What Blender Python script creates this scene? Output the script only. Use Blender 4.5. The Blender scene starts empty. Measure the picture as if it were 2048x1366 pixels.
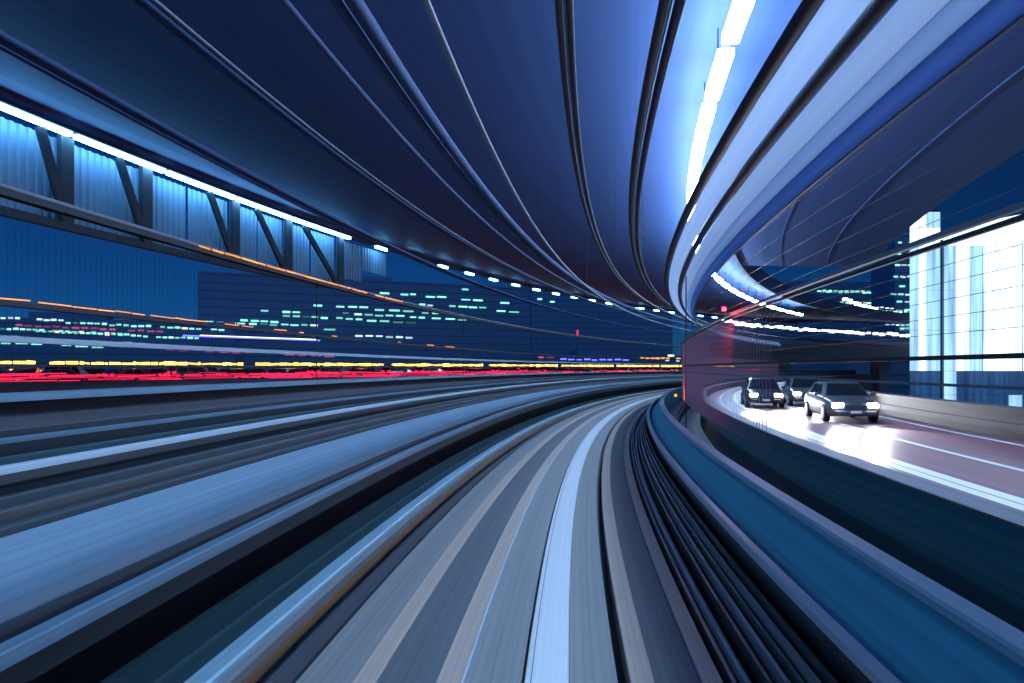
import bpy, math, random
from mathutils import Vector, Matrix
R = math.radians
random.seed(7)
SC = bpy.context.scene
COL = SC.collection

# ------------------------------------------------------------------ camera, sky, sun, exposure
EYE = 14.4                       # eye height above the ground, running surface 2.4 m below the eye
FPX, HV, W0 = 1365.0, 736.0, 2048.0
cam_d = bpy.data.cameras.new('camera'); cam = bpy.data.objects.new('camera', cam_d); COL.objects.link(cam)
cam.location = (0, 0, EYE); cam.rotation_euler = (R(90), 0, 0)
cam_d.sensor_width = 36; cam_d.lens = 36 * FPX / W0
cam_d.shift_y = (HV - 683) / W0
cam_d.clip_start = 0.05; cam_d.clip_end = 6000
SC.camera = cam

world = bpy.data.worlds.new('World'); SC.world = world; world.use_nodes = True
wn = world.node_tree.nodes; wl = world.node_tree.links
bg = wn['Background']
sky = wn.new('ShaderNodeTexSky'); sky.sky_type = 'NISHITA'; sky.sun_disc = False
SUN_EL, SUN_AZ = 6.0, 150.0
sky.sun_elevation = R(SUN_EL); sky.sun_rotation = R(SUN_AZ)
sky.altitude = 0; sky.air_density = 0.5; sky.dust_density = 0.3; sky.ozone_density = 6.6
wl.new(sky.outputs[0], bg.inputs[0]); bg.inputs[1].default_value = 0.036

sun_d = bpy.data.lights.new('sun', 'SUN'); sun_d.energy = 0.02; sun_d.angle = R(20); sun_d.color = (0.35, 0.55, 1.0)
sun = bpy.data.objects.new('sun', sun_d); COL.objects.link(sun); sun.rotation_euler = (R(62), 0, R(-40))

vs = SC.view_settings
vs.view_transform = 'Standard'; vs.look = 'None'; vs.gamma = 1.0; vs.exposure = 0.15; vs.use_curve_mapping = False
SC.render.engine = 'CYCLES'
SC.cycles.use_denoising = True
SC.cycles.max_bounces = 4; SC.cycles.diffuse_bounces = 3; SC.cycles.glossy_bounces = 2; SC.cycles.transmission_bounces = 2
SC.cycles.sample_clamp_indirect = 4.0

# ------------------------------------------------------------------ the curve everything follows
TH0, K0, K1, X0 = 0.0517, 0.0056, -8.5e-6, 0.0116
_N = 0.25
_tab = {}
def _build():
    x, y, s = X0, 0.0, 0.0
    _tab[0] = (x, y, TH0)
    i = 0
    while s < 240:
        th = TH0 + K0 * (s + _N / 2) + K1 * (s + _N / 2) ** 2 / 2
        x += math.sin(th) * _N; y += math.cos(th) * _N; s += _N; i += 1
        _tab[i] = (x, y, TH0 + K0 * s + K1 * s * s / 2)
    x, y, s, i = X0, 0.0, 0.0, 0
    while s > -60:
        th = TH0 + K0 * (s - _N / 2)
        x -= math.sin(th) * _N; y -= math.cos(th) * _N; s -= _N; i -= 1
        _tab[i] = (x, y, TH0 + K0 * s)
_build()
def frame(s):
    f = s / _N; i = math.floor(f); t = f - i
    a, b = _tab[i], _tab[i + 1]
    return tuple(a[k] * (1 - t) + b[k] * t for k in range(3))
def P(s, d, z):
    """s metres along the track, d metres to its right, z metres above the eye."""
    x, y, th = frame(s)
    return Vector((x + d * math.cos(th), y - d * math.sin(th), z + EYE))
def heading(s): return frame(s)[2]
def at(u, v, Y): return Vector(((u - 1024) / FPX * Y, Y, EYE + (HV - v) / FPX * Y))
def s_for(u, d, lo, hi):
    """the s on the line d whose bearing is that of picture column u."""
    best = None
    s = lo
    while s < hi:
        p = P(s, d, 0)
        e = abs(1024 + FPX * p.x / p.y - u)
        if best is None or e < best[0]: best = (e, s)
        s += 0.05
    return best[1]

# ------------------------------------------------------------------ materials
MAT = {}
def _nodes(name):
    m = bpy.data.materials.new(name); m.use_nodes = True
    MAT[name] = m
    return m, m.node_tree.nodes, m.node_tree.links
def mat(name, col, rough=0.6, metal=0.0, streak=0.0, blotch=0.0, bump=0.0, col2=None, spec=0.5, sscale=(0.06, 9.0)):
    m, n, l = _nodes(name); b = n['Principled BSDF']
    b.inputs['Roughness'].default_value = rough; b.inputs['Metallic'].default_value = metal
    b.inputs['Specular IOR Level'].default_value = spec
    c2 = col2 or tuple(c * 0.45 for c in col)
    base = n.new('ShaderNodeRGB'); base.outputs[0].default_value = (*col, 1)
    cur = base.outputs[0]
    if streak:
        uv = n.new('ShaderNodeUVMap'); uv.uv_map = 'UVMap'
        mp = n.new('ShaderNodeMapping'); mp.inputs['Scale'].default_value = (sscale[0], sscale[1], 1)
        nz = n.new('ShaderNodeTexNoise'); nz.inputs['Scale'].default_value = 1.0; nz.inputs['Detail'].default_value = 5; nz.inputs['Roughness'].default_value = 0.65
        l.new(uv.outputs[0], mp.inputs[0]); l.new(mp.outputs[0], nz.inputs['Vector'])
        rp = n.new('ShaderNodeValToRGB'); rp.color_ramp.elements[0].position = 0.35; rp.color_ramp.elements[1].position = 0.68
        l.new(nz.outputs['Fac'], rp.inputs[0])
        ml = n.new('ShaderNodeMath'); ml.operation = 'MULTIPLY'; ml.inputs[1].default_value = streak; l.new(rp.outputs[0], ml.inputs[0])
        mx = n.new('ShaderNodeMixRGB'); l.new(ml.outputs[0], mx.inputs[0]); l.new(cur, mx.inputs[1]); mx.inputs[2].default_value = (*c2, 1)
        cur = mx.outputs[0]
        if bump:
            bp = n.new('ShaderNodeBump'); bp.inputs['Strength'].default_value = bump; bp.inputs['Distance'].default_value = 0.02
            l.new(nz.outputs['Fac'], bp.inputs['Height']); l.new(bp.outputs[0], b.inputs['Normal'])
        mr = n.new('ShaderNodeMapRange'); mr.inputs[3].default_value = max(0.05, rough - 0.1); mr.inputs[4].default_value = min(1, rough + 0.15)
        l.new(nz.outputs['Fac'], mr.inputs[0]); l.new(mr.outputs[0], b.inputs['Roughness'])
    if blotch:
        tc = n.new('ShaderNodeTexCoord')
        nz2 = n.new('ShaderNodeTexNoise'); nz2.inputs['Scale'].default_value = 0.8; nz2.inputs['Detail'].default_value = 6
        l.new(tc.outputs['Object'], nz2.inputs['Vector'])
        ml2 = n.new('ShaderNodeMath'); ml2.operation = 'MULTIPLY'; ml2.inputs[1].default_value = blotch; l.new(nz2.outputs['Fac'], ml2.inputs[0])
        mx2 = n.new('ShaderNodeMixRGB'); l.new(ml2.outputs[0], mx2.inputs[0]); l.new(cur, mx2.inputs[1]); mx2.inputs[2].default_value = (*[c * 0.4 for c in col], 1)
        cur = mx2.outputs[0]
    l.new(cur, b.inputs['Base Color'])
    return m
def emit(name, col, strength, vary=0.0):
    m, n, l = _nodes(name)
    n.remove(n['Principled BSDF'])
    e = n.new('ShaderNodeEmission'); e.inputs[0].default_value = (*col, 1); e.inputs[1].default_value = strength
    if vary:
        oi = n.new('ShaderNodeObjectInfo')
        mr = n.new('ShaderNodeMapRange'); mr.inputs[3].default_value = strength * (1 - vary); mr.inputs[4].default_value = strength * (1 + vary)
        l.new(oi.outputs['Random'], mr.inputs[0]); l.new(mr.outputs[0], e.inputs[1])
    l.new(e.outputs[0], n['Material Output'].inputs[0])
    return m

mat('slab_grey', (0.20, 0.205, 0.21), 0.55, streak=0.75, col2=(0.12, 0.125, 0.135), bump=0.15, sscale=(0.035, 20))
mat('slab_dark', (0.085, 0.10, 0.115), 0.6, streak=0.75, col2=(0.05, 0.06, 0.075), bump=0.15, sscale=(0.035, 20))
mat('wear_strip', (0.40, 0.31, 0.26), 0.5, streak=0.75, col2=(0.26, 0.21, 0.18), bump=0.15, sscale=(0.03, 24))
mat('centre_plate', (0.60, 0.64, 0.68), 0.38, 0.0, streak=0.6, col2=(0.44, 0.49, 0.55), sscale=(0.03, 26))
mat('rail_steel', (0.62, 0.66, 0.72), 0.3, 0.85, streak=0.4)
mat('rail_pale', (0.42, 0.50, 0.58), 0.42, 0.0, streak=0.6, col2=(0.26, 0.33, 0.42))
mat('rail_dark', (0.06, 0.07, 0.085), 0.42, 0.2, streak=0.5)
mat('rail_copper', (0.34, 0.17, 0.085), 0.4, 0.6, streak=0.4)
mat('black_gap', (0.012, 0.014, 0.018), 0.8)
mat('kerb_paint', (0.26, 0.42, 0.52), 0.5, streak=0.7, col2=(0.16, 0.29, 0.38), sscale=(0.03, 18))
mat('walkway', (0.22, 0.32, 0.41), 0.6, streak=0.85, col2=(0.13, 0.22, 0.31), sscale=(0.02, 7.0))
mat('wall_blue', (0.045, 0.40, 0.56), 0.5, streak=0.9, col2=(0.025, 0.25, 0.38), sscale=(0.02, 9.0))
mat('wall_teal', (0.09, 0.27, 0.31), 0.6, streak=0.75, col2=(0.045, 0.14, 0.17), sscale=(0.02, 9))
mat('duct_teal', (0.035, 0.10, 0.12), 0.6, streak=0.6, col2=(0.02, 0.06, 0.075))
mat('cap_blue', (0.27, 0.47, 0.62), 0.5, streak=0.7, col2=(0.18, 0.35, 0.50), sscale=(0.02, 20))
mat('trough', (0.03, 0.05, 0.065), 0.7, streak=0.7, col2=(0.015, 0.02, 0.03), sscale=(0.05, 6))
mat('parapet', (0.12, 0.12, 0.15), 0.6, streak=0.5)
mat('soffit', (0.066, 0.125, 0.31), 0.6, streak=0.6, col2=(0.046, 0.092, 0.24), sscale=(0.012, 2.2))
mat('pipe_dark', (0.018, 0.02, 0.03), 0.65, 0.0, streak=0.5)
mat('pipe_grey', (0.24, 0.25, 0.30), 0.65, 0.0, streak=0.4)
mat('pipe_navy', (0.035, 0.065, 0.16), 0.7, 0.0, streak=0.5)
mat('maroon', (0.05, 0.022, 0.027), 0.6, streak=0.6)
mat('steel_dark', (0.03, 0.04, 0.06), 0.6)
mat('panel_ribbed', (0.16, 0.27, 0.40), 0.5)
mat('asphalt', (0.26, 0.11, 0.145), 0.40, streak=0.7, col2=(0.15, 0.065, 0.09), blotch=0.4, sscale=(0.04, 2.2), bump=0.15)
mat('road_paint_and_streak', (0.78, 0.78, 0.80), 0.5, streak=0.4, col2=(0.5, 0.5, 0.52))
mat('road_paint_orange', (0.75, 0.36, 0.10), 0.5)
mat('ground', (0.03, 0.035, 0.045), 0.6, blotch=0.6)
mat('facade', (0.25, 0.58, 0.95), 0.5, 0.3, blotch=0.2)
mat('facade_light', (0.22, 0.24, 0.30), 0.6, blotch=0.4)
mat('mullion', (0.5, 0.6, 0.75), 0.4, 0.0)
mat('tyre', (0.015, 0.015, 0.016), 0.8)
mat('rim', (0.5, 0.5, 0.52), 0.3, 0.9)
mat('car_glass', (0.01, 0.012, 0.016), 0.06)
for nm, c in dict(silver=(0.07, 0.072, 0.08), black=(0.02, 0.02, 0.024), white=(0.3, 0.3, 0.32), navy=(0.03, 0.05, 0.12), red=(0.35, 0.03, 0.03), taxi=(0.05, 0.16, 0.12)).items():
    m = mat('paint_' + nm, c, 0.3); m.node_tree.nodes['Principled BSDF'].inputs['Coat Weight'].default_value = 0.6
mat('chrome', (0.6, 0.6, 0.62), 0.2, 1.0)
mat('plate', (0.7, 0.72, 0.7), 0.5)
mat('wire', (0.09, 0.10, 0.13), 0.5, 0.4)
mat('mesh_wire_haze', (0.70, 0.34, 0.42), 0.5, 0.2)  # pink haze of the red-lit mesh is put into the wire colour

def frosted(name, c0, c1):
    m, n, l = _nodes(name)
    n.remove(n['Principled BSDF'])
    uv = n.new('ShaderNodeUVMap'); uv.uv_map = 'UVMap'; mp = n.new('ShaderNodeMapping'); mp.inputs['Scale'].default_value = (0.05, 7, 1)
    nz = n.new('ShaderNodeTexNoise'); nz.inputs['Scale'].default_value = 1.0; nz.inputs['Detail'].default_value = 5
    l.new(uv.outputs[0], mp.inputs[0]); l.new(mp.outputs[0], nz.inputs['Vector'])
    rp = n.new('ShaderNodeValToRGB'); rp.color_ramp.elements[0].position = 0.3; rp.color_ramp.elements[0].color = (*c0, 1); rp.color_ramp.elements[1].position = 0.7; rp.color_ramp.elements[1].color = (*c1, 1)
    l.new(nz.outputs['Fac'], rp.inputs[0])
    tl = n.new('ShaderNodeBsdfTranslucent'); df = n.new('ShaderNodeBsdfDiffuse'); l.new(rp.outputs[0], tl.inputs[0]); l.new(rp.outputs[0], df.inputs[0])
    mx = n.new('ShaderNodeMixShader'); mx.inputs[0].default_value = 0.1; l.new(tl.outputs[0], mx.inputs[1]); l.new(df.outputs[0], mx.inputs[2]); l.new(mx.outputs[0], n['Material Output'].inputs[0])
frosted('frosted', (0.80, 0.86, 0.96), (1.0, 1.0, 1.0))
frosted('frosted_falloff', (0.40, 0.46, 0.58), (0.66, 0.71, 0.80))
frosted('frosted_falloff_dark', (0.10, 0.15, 0.28), (0.24, 0.31, 0.47))

LAMP_C = (0.44, 0.67, 1.0)
emit('lamp_right', LAMP_C, 78.0)
emit('lamp_left', (0.17, 0.55, 1.0), 26.0)
emit('window_green', (0.30, 1.0, 0.80), 1.1, 0.5)
emit('window_dim', (0.15, 0.55, 0.5), 0.35, 0.5)
emit('window_cool', (0.6, 0.85, 1.0), 1.1, 0.5)
emit('window_warm', (1.0, 0.75, 0.45), 1.0, 0.5)
emit('window_magenta', (0.9, 0.12, 0.35), 0.5, 0.5)
emit('amber', (1.0, 0.47, 0.06), 4.5, 0.5)
emit('orange', (1.0, 0.30, 0.03), 2.0, 0.3)
emit('tail_red', (1.0, 0.012, 0.06), 2.2, 0.3)
emit('tail_streak_red', (1.0, 0.016, 0.08), 1.5, 0.6)
emit('red_lamp_or_streak', (1.0, 0.02, 0.05), 14.0)
emit('neon_blue', (0.12, 0.12, 1.0), 3.0)
emit('neon_white', (0.75, 0.85, 1.0), 2.6)
emit('cable_lamp', (0.80, 0.92, 1.0), 4.0, 0.5)
emit('head_lamp', (0.88, 0.94, 1.0), 60.0)
emit('head_lamp_warm', (1.0, 0.97, 0.82), 60.0)
def pane_mat(name, c, s):
    m, n, l = _nodes(name)
    n.remove(n['Principled BSDF'])
    tc = n.new('ShaderNodeTexCoord'); mp = n.new('ShaderNodeMapping'); mp.inputs['Scale'].default_value = (2.2, 2.2, 0.10)
    nz = n.new('ShaderNodeTexNoise'); nz.inputs['Scale'].default_value = 1.0; nz.inputs['Detail'].default_value = 4
    geo = n.new('ShaderNodeNewGeometry'); l.new(geo.outputs['Position'], mp.inputs[0]); l.new(mp.outputs[0], nz.inputs['Vector'])
    mr = n.new('ShaderNodeMapRange'); mr.inputs[1].default_value = 0.3; mr.inputs[2].default_value = 0.7; mr.inputs[3].default_value = s * 0.55; mr.inputs[4].default_value = s * 1.4
    l.new(nz.outputs['Fac'], mr.inputs[0])
    e = n.new('ShaderNodeEmission'); e.inputs[0].default_value = (*c, 1); l.new(mr.outputs[0], e.inputs[1])
    gl = n.new('ShaderNodeBsdfGlossy'); gl.inputs['Roughness'].default_value = 0.1; gl.inputs[0].default_value = (0.05, 0.05, 0.05, 1)
    ad = n.new('ShaderNodeAddShader'); l.new(e.outputs[0], ad.inputs[0]); l.new(gl.outputs[0], ad.inputs[1])
    l.new(ad.outputs[0], n['Material Output'].inputs[0])
pane_mat('pane_bright', (0.62, 0.84, 1.0), 2.0)
pane_mat('pane_mid', (0.34, 0.64, 1.0), 1.15)
pane_mat('pane_dim', (0.05, 0.20, 0.60), 0.30)

# ------------------------------------------------------------------ object helpers
def link(name, me, m, parent=None):
    o = bpy.data.objects.new(name, me); COL.objects.link(o)
    if m is not None and not me.materials: me.materials.append(MAT[m])
    if parent is not None: o.parent = parent
    return o
def tag(o, label=None, cat=None, group=None, kind=None):
    if label: o['label'] = label
    if cat: o['category'] = cat
    if group: o['group'] = group
    if kind: o['kind'] = kind
    return o
def empty(name, loc=(0, 0, 0), rz=0.0):
    o = bpy.data.objects.new(name, None); COL.objects.link(o); o.location = loc; o.rotation_euler = (0, 0, rz)
    return o
def copy_tree(o, parent=None):
    c = o.copy(); COL.objects.link(c)
    if parent is not None: c.parent = parent
    for ch in list(o.children): copy_tree(ch, c)
    return c
def mesh(name, verts, faces, smooth=False):
    me = bpy.data.meshes.new(name); me.from_pydata([tuple(v) for v in verts], [], faces); me.validate()
    if smooth:
        for p in me.polygons: p.use_smooth = True
    return me
def stations(s0, s1, near=1.0, far=2.0):
    out = []; s = s0
    while s < s1 - 1e-6:
        out.append(s); s += near if s < 60 else far
    out.append(s1)
    return out
def sweep_mesh(name, prof, s0, s1, closed=True, step=(1.0, 2.0), rounded=False):
    """profile [(d, z)] drawn along the track; faces of a sharp profile get their own rows of vertices."""
    st = stations(s0, s1, *step)
    V, Fc, UV = [], [], []
    n = len(prof); segs = n if closed else n - 1
    t = 0.0
    for k in range(segs):
        a, b = prof[k], prof[(k + 1) % n]
        L = math.hypot(b[0] - a[0], b[1] - a[1])
        base = len(V)
        for s in st:
            V.append(P(s, *a)); V.append(P(s, *b)); UV.append((s, t)); UV.append((s, t + L))
        for i in range(len(st) - 1):
            q = base + 2 * i
            Fc.append((q, q + 1, q + 3, q + 2))
        t += L
    if closed:
        for s, flip in ((st[0], False), (st[-1], True)):
            b = len(V)
            for a in prof: V.append(P(s, *a)); UV.append(a)
            f = tuple(range(b, b + n)); Fc.append(f[::-1] if not flip else f)
    me = bpy.data.meshes.new(name); me.from_pydata([tuple(v) for v in V], [], Fc)
    uvl = me.uv_layers.new(name='UVMap')
    for lp in me.loops: uvl.data[lp.index].uv = UV[lp.vertex_index]
    for p in me.polygons: p.use_smooth = len(p.vertices) == 4
    if rounded:
        me2 = me
        import bmesh
        bm = bmesh.new(); bm.from_mesh(me2); bmesh.ops.remove_doubles(bm, verts=bm.verts, dist=1e-4)
        bmesh.ops.recalc_face_normals(bm, faces=bm.faces); bm.to_mesh(me2); bm.free()
        for p in me2.polygons: p.use_smooth = len(p.vertices) == 4
    return me
def sweep(name, prof, m, s0=-14, s1=180, parent=None, closed=True, rounded=False, step=(1.0, 2.0)):
    return link(name, sweep_mesh(name, prof, s0, s1, closed, step, rounded), m, parent)
def rect(d0, d1, z0, z1, c=0.0):
    """clockwise seen along the track (outward normals); c cuts the corners."""
    if c == 0: return [(d0, z0), (d0, z1), (d1, z1), (d1, z0)]
    return [(d0, z0), (d0, z1 - c), (d0 + c, z1), (d1 - c, z1), (d1, z1 - c), (d1, z0)]
def circ(d, z, r, n=10): return [(d + r * math.sin(2 * math.pi * k / n), z + r * math.cos(2 * math.pi * k / n)) for k in range(n)]
def box_mesh(name, x0, x1, y0, y1, z0, z1, bev=0.0):
    import bmesh
    bm = bmesh.new()
    vs_ = [bm.verts.new((x, y, z)) for x in (x0, x1) for y in (y0, y1) for z in (z0, z1)]
    for f in ((0, 1, 3, 2), (4, 6, 7, 5), (0, 4, 5, 1), (2, 3, 7, 6), (0, 2, 6, 4), (1, 5, 7, 3)): bm.faces.new([vs_[i] for i in f])
    if bev: bmesh.ops.bevel(bm, geom=list(bm.edges), offset=bev, segments=1, affect='EDGES')
    me = bpy.data.meshes.new(name); bm.to_mesh(me); bm.free()
    return me
def beam_mesh(name, a, b, w, h, up=Vector((0, 0, 1))):
    """a bar from a to b, w across, h in the up direction."""
    a, b = Vector(a), Vector(b); d = (b - a).normalized()
    sd = d.cross(up)
    if sd.length < 1e-3: sd = d.cross(Vector((1, 0, 0)))
    sd.normalize(); u2 = sd.cross(d).normalized()
    V = []
    for p in (a, b):
        for i, j in ((-1, -1), (1, -1), (1, 1), (-1, 1)): V.append(p + sd * w / 2 * i + u2 * h / 2 * j)
    return mesh(name, V, [(3, 2, 1, 0), (4, 5, 6, 7), (0, 1, 5, 4), (1, 2, 6, 5), (2, 3, 7, 6), (3, 0, 4, 7)])
def cyl_mesh(name, r, h0, h1, n=12, axis='z', r2=None):
    r2 = r if r2 is None else r2
    V, Fc = [], []
    for hh, rr in ((h0, r), (h1, r2)):
        for k in range(n):
            a = 2 * math.pi * k / n; c, s_ = rr * math.cos(a), rr * math.sin(a)
            V.append({'z': (c, s_, hh), 'y': (s_, hh, c), 'x': (hh, c, s_)}[axis])
    for k in range(n): Fc.append((k, (k + 1) % n, n + (k + 1) % n, n + k))
    Fc.append(tuple(range(n))[::-1]); Fc.append(tuple(range(n, 2 * n)))
    me = mesh(name, V, Fc)
    for p in me.polygons: p.use_smooth = len(p.vertices) == 4
    return me
ORD = ['first', 'second', 'third', 'fourth', 'fifth', 'sixth', 'seventh', 'eighth', 'ninth', 'tenth', 'eleventh', 'twelfth', 'thirteenth', 'fourteenth', 'fifteenth', 'sixteenth', 'seventeenth', 'eighteenth', 'nineteenth']
TENS = {2: ('twenty', 'twentieth'), 3: ('thirty', 'thirtieth'), 4: ('forty', 'fortieth'), 5: ('fifty', 'fiftieth'), 6: ('sixty', 'sixtieth')}
def nth(k):
    if k < 19: return ORD[k]
    t, u = divmod(k + 1, 10)
    return TENS[t][1] if u == 0 else TENS[t][0] + '-' + ORD[u - 1]

# ------------------------------------------------------------------ ground
g = link('ground', mesh('ground', [(-3000, -1500, 0), (3000, -1500, 0), (3000, 5000, 0), (-3000, 5000, 0)], [(0, 1, 2, 3)]), 'ground')
tag(g, 'dark flat land far below the elevated guideway', kind='structure')

# ------------------------------------------------------------------ the guideway the camera rides on
RUN = -2.4
S1 = 150
gw = empty('guideway', (0, 0, EYE - 3.0)); gw['kind'] = 'structure'; gw['label'] = 'concrete guideway of the elevated train curving to the right'
def gpart(name, prof, m, **k):
    o = sweep(name, prof, m, k.pop('s0', -14), k.pop('s1', S1), None, **k)
    o.parent = gw; o.matrix_parent_inverse = Matrix.Translation(gw.location).inverted()
    return o
gpart('deck_slab', rect(-4.6, 3.2, -3.5, -2.62), 'trough')
gpart('track_slab', rect(-2.02, -1.585, -2.615, RUN - 0.02), 'slab_grey')
gpart('wear_strip', rect(-1.58, -1.40, -2.615, RUN, 0.01), 'wear_strip')
gpart('track_slab', rect(-1.395, -0.948, -2.615, RUN - 0.02), 'slab_dark')
gpart('wear_strip', rect(-0.943, -0.745, -2.615, RUN, 0.01), 'wear_strip')
gpart('edge_rail', rect(-0.738, -0.722, -2.615, RUN + 0.012), 'rail_pale')
gpart('track_slab', rect(-0.718, -0.29, -2.615, RUN - 0.015), 'slab_grey')
gpart('centre_plate', rect(-0.262, 0.075, -2.615, RUN + 0.025, 0.012), 'centre_plate')
gpart('plate_seam', rect(-0.215, -0.208, -2.5, RUN + 0.028), 'rail_dark')
gpart('track_slab', rect(0.08, 0.45, -2.615, RUN - 0.015), 'slab_grey')
gpart('wear_strip', rect(0.545, 0.735, -2.615, RUN, 0.01), 'wear_strip')
gpart('track_slab', rect(0.74, 1.085, -2.615, RUN - 0.02), 'slab_dark')
gpart('wear_strip', rect(1.09, 1.255, -2.615, RUN, 0.01), 'wear_strip')
# left kerb and conductor rail
gpart('kerb', rect(-2.80, -2.60, -2.615, -2.34, 0.02), 'kerb_paint')
gpart('kerb', rect(-2.595, -2.50, -2.615, -2.40), 'slab_grey')
gpart('conductor_rail', rect(-2.375, -2.34, -2.43, -2.36), 'rail_copper')
gpart('cable_duct', rect(-2.25, -2.10, -2.615, -2.47), 'rail_dark')
# right: bundle of conductor rails and ducts
for d0, d1, zt, m in ((1.30, 1.335, -2.36, 'rail_dark'), (1.36, 1.385, -2.30, 'pipe_grey'), (1.44, 1.50, -2.46, 'wall_teal'), (1.53, 1.56, -2.30, 'rail_dark'),
                      (1.60, 1.635, -2.22, 'pipe_grey'), (1.665, 1.69, -2.16, 'rail_dark'), (1.72, 1.74, -2.08, 'pipe_grey'), (1.775, 1.80, -2.02, 'rail_dark')):
    gpart('conductor_rail', rect(d0, d1, -2.615, zt), m)
gpart('guide_rail', rect(1.84, 1.945, -1.84, -1.76, 0.02), 'centre_plate')
gpart('guide_rail_bracket', rect(1.90, 1.94, -2.615, -1.865), 'rail_dark')
# right edge wall: sloping blue face and pale capping
gpart('edge_wall', [(1.985, -2.615), (1.985, -1.93), (2.36, -1.50), (2.50, -1.50), (2.56, -2.615)], 'wall_blue')
gpart('wall_cap', rect(2.33, 2.53, -1.497, -1.425, 0.02), 'cap_blue')
gpart('cable_tray', rect(2.62, 3.1, -2.615, -2.45), 'rail_dark')

# walkway between the two tracks
wk = empty('walkway', (0, 0, EYE - 3.0)); wk['kind'] = 'structure'; wk['label'] = 'raised pale concrete walkway between the two tracks'
def wpart(name, prof, m, par=None, **k):
    par = par or wk
    o = sweep(name, prof, m, k.pop('s0', -14), k.pop('s1', S1), None, **k)
    o.parent = par; o.matrix_parent_inverse = Matrix.Translation(par.location).inverted()
    return o
wpart('walkway_slab', rect(-4.42, -3.14, -1.62, -1.35), 'walkway')
wpart('edge_beam', rect(-3.12, -3.02, -1.80, -1.44), 'rail_dark')
wpart('guide_rail', rect(-2.95, -2.83, -1.55, -1.46, 0.012), 'kerb_paint')
wpart('walkway_leg', rect(-4.0, -3.7, -2.615, -1.62), 'trough')
for d0, d1, zt, m in ((-3.35, -3.25, -2.3, 'duct_teal'), (-3.12, -3.06, -2.42, 'duct_teal'), (-2.96, -2.90, -2.5, 'rail_dark')):
    wpart('cable_duct', rect(d0, d1, -2.615, zt), m)

# the other track
g2 = empty('far_guideway', (0, 0, EYE - 3.0)); g2['kind'] = 'structure'; g2['label'] = 'second guideway beyond the walkway'
wpart('deck_slab', rect(-9.2, -4.65, -3.5, -2.40), 'trough', g2)
for d0, d1, z0, zt, m in ((-4.62, -4.50, -1.75, -1.30, 'trough'), (-4.86, -4.74, -1.6, -1.22, 'rail_dark'), (-5.06, -4.96, -1.4, -1.16, 'trough'),
                          (-5.33, -5.20, -1.0, -0.93, 'rail_pale'), (-5.75, -5.55, -1.2, -1.0, 'rail_dark'), (-6.30, -6.15, -1.1, -1.0, 'duct_teal'),
                          (-6.80, -6.68, -0.91, -0.85, 'kerb_paint')):
    wpart('guide_rail', rect(d0, d1, z0, zt, 0.015), m, g2)
wpart('side_wall', rect(-7.3, -7.1, -2.4, -0.80), 'rail_dark', g2)

# left parapet
pl = sweep('parapet_wall', rect(-8.75, -8.45, -3.5, -0.50), 'parapet', -14, 180)
tag(pl, 'low grey parapet wall beyond the far track', 'wall')
wpart('coping', rect(-8.82, -8.12, -0.497, -0.39, 0.02), 'kerb_paint', pl, s1=180)
pl.children[0].matrix_parent_inverse = Matrix.Identity(4)

# ------------------------------------------------------------------ left fence: rails on slim posts
def fence(name, label, rails, d, z0, z1, pitch, phase, post_w, wires=(), wr=0.006, mesh_range=None, s0=-14, s1=180, pm='steel_dark', ms=14.0):
    root = empty(name, P(20, d, z0))
    inv = Matrix.Translation(root.location).inverted()
    def add(o): o.parent = root; o.matrix_parent_inverse = inv; return o
    for nm, prof, m in rails: add(sweep(nm, prof, m, s0, s1, rounded=len(prof) > 6))
    for z in wires: add(sweep('wire', circ(d, z, wr, 5), 'wire', s0, min(s1, 90), rounded=True))
    s = s0 + phase
    while s < s1:
        a, b = P(s, d, z0), P(s, d, z1)
        add(link('post', beam_mesh('post', a, b, post_w, post_w, Vector((math.sin(heading(s)), math.cos(heading(s)), 0))), pm))
        s += pitch
    if mesh_range:
        za, zb, pit, w, m = mesh_range
        V, Fc = [], []; s = ms
        while s < s1:
            x = heading(s); t = Vector((math.sin(x), math.cos(x), 0)) * w; nn = Vector((math.cos(x), -math.sin(x), 0)) * w
            b = len(V)
            for z in (za, zb):
                c = P(s, d, z)
                V += [c + t, c - t * 0.5 + nn * 0.87, c - t * 0.5 - nn * 0.87]
            Fc += [(b, b + 1, b + 4, b + 3), (b + 1, b + 2, b + 5, b + 4), (b + 2, b, b + 3, b + 5)]
            s += pit if s > 24 or m == 'wire' else pit * (1 + ((24 - s) / 8.0) ** 2)
        o = add(link('mesh_screen', mesh('mesh_screen', V, Fc), m)); o['kind'] = 'stuff'
    tag(root, label, 'fence')
    return root
fence('safety_fence', 'tall dark rail and wire fence beyond the far parapet',
      [('top_rail', rect(-10.72, -10.50, 3.22, 3.34), 'pipe_dark'), ('pipe', circ(-10.62, 3.42, 0.05), 'pipe_grey'),
       ('middle_rail', rect(-11.0, -10.8, 1.2, 1.30), 'pipe_dark'),
       ('lower_rail', rect(-11.05, -10.8, 0.50, 0.62), 'rail_pale'), ('lower_rail', rect(-11.05, -10.8, 0.02, 0.08), 'pipe_dark')],
      -10.9, -3.5, 3.3, 18.0, 3.0, 0.035, mesh_range=(-0.3, 3.25, 0.16, 0.0035, 'wire'), ms=-4.0)

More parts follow.
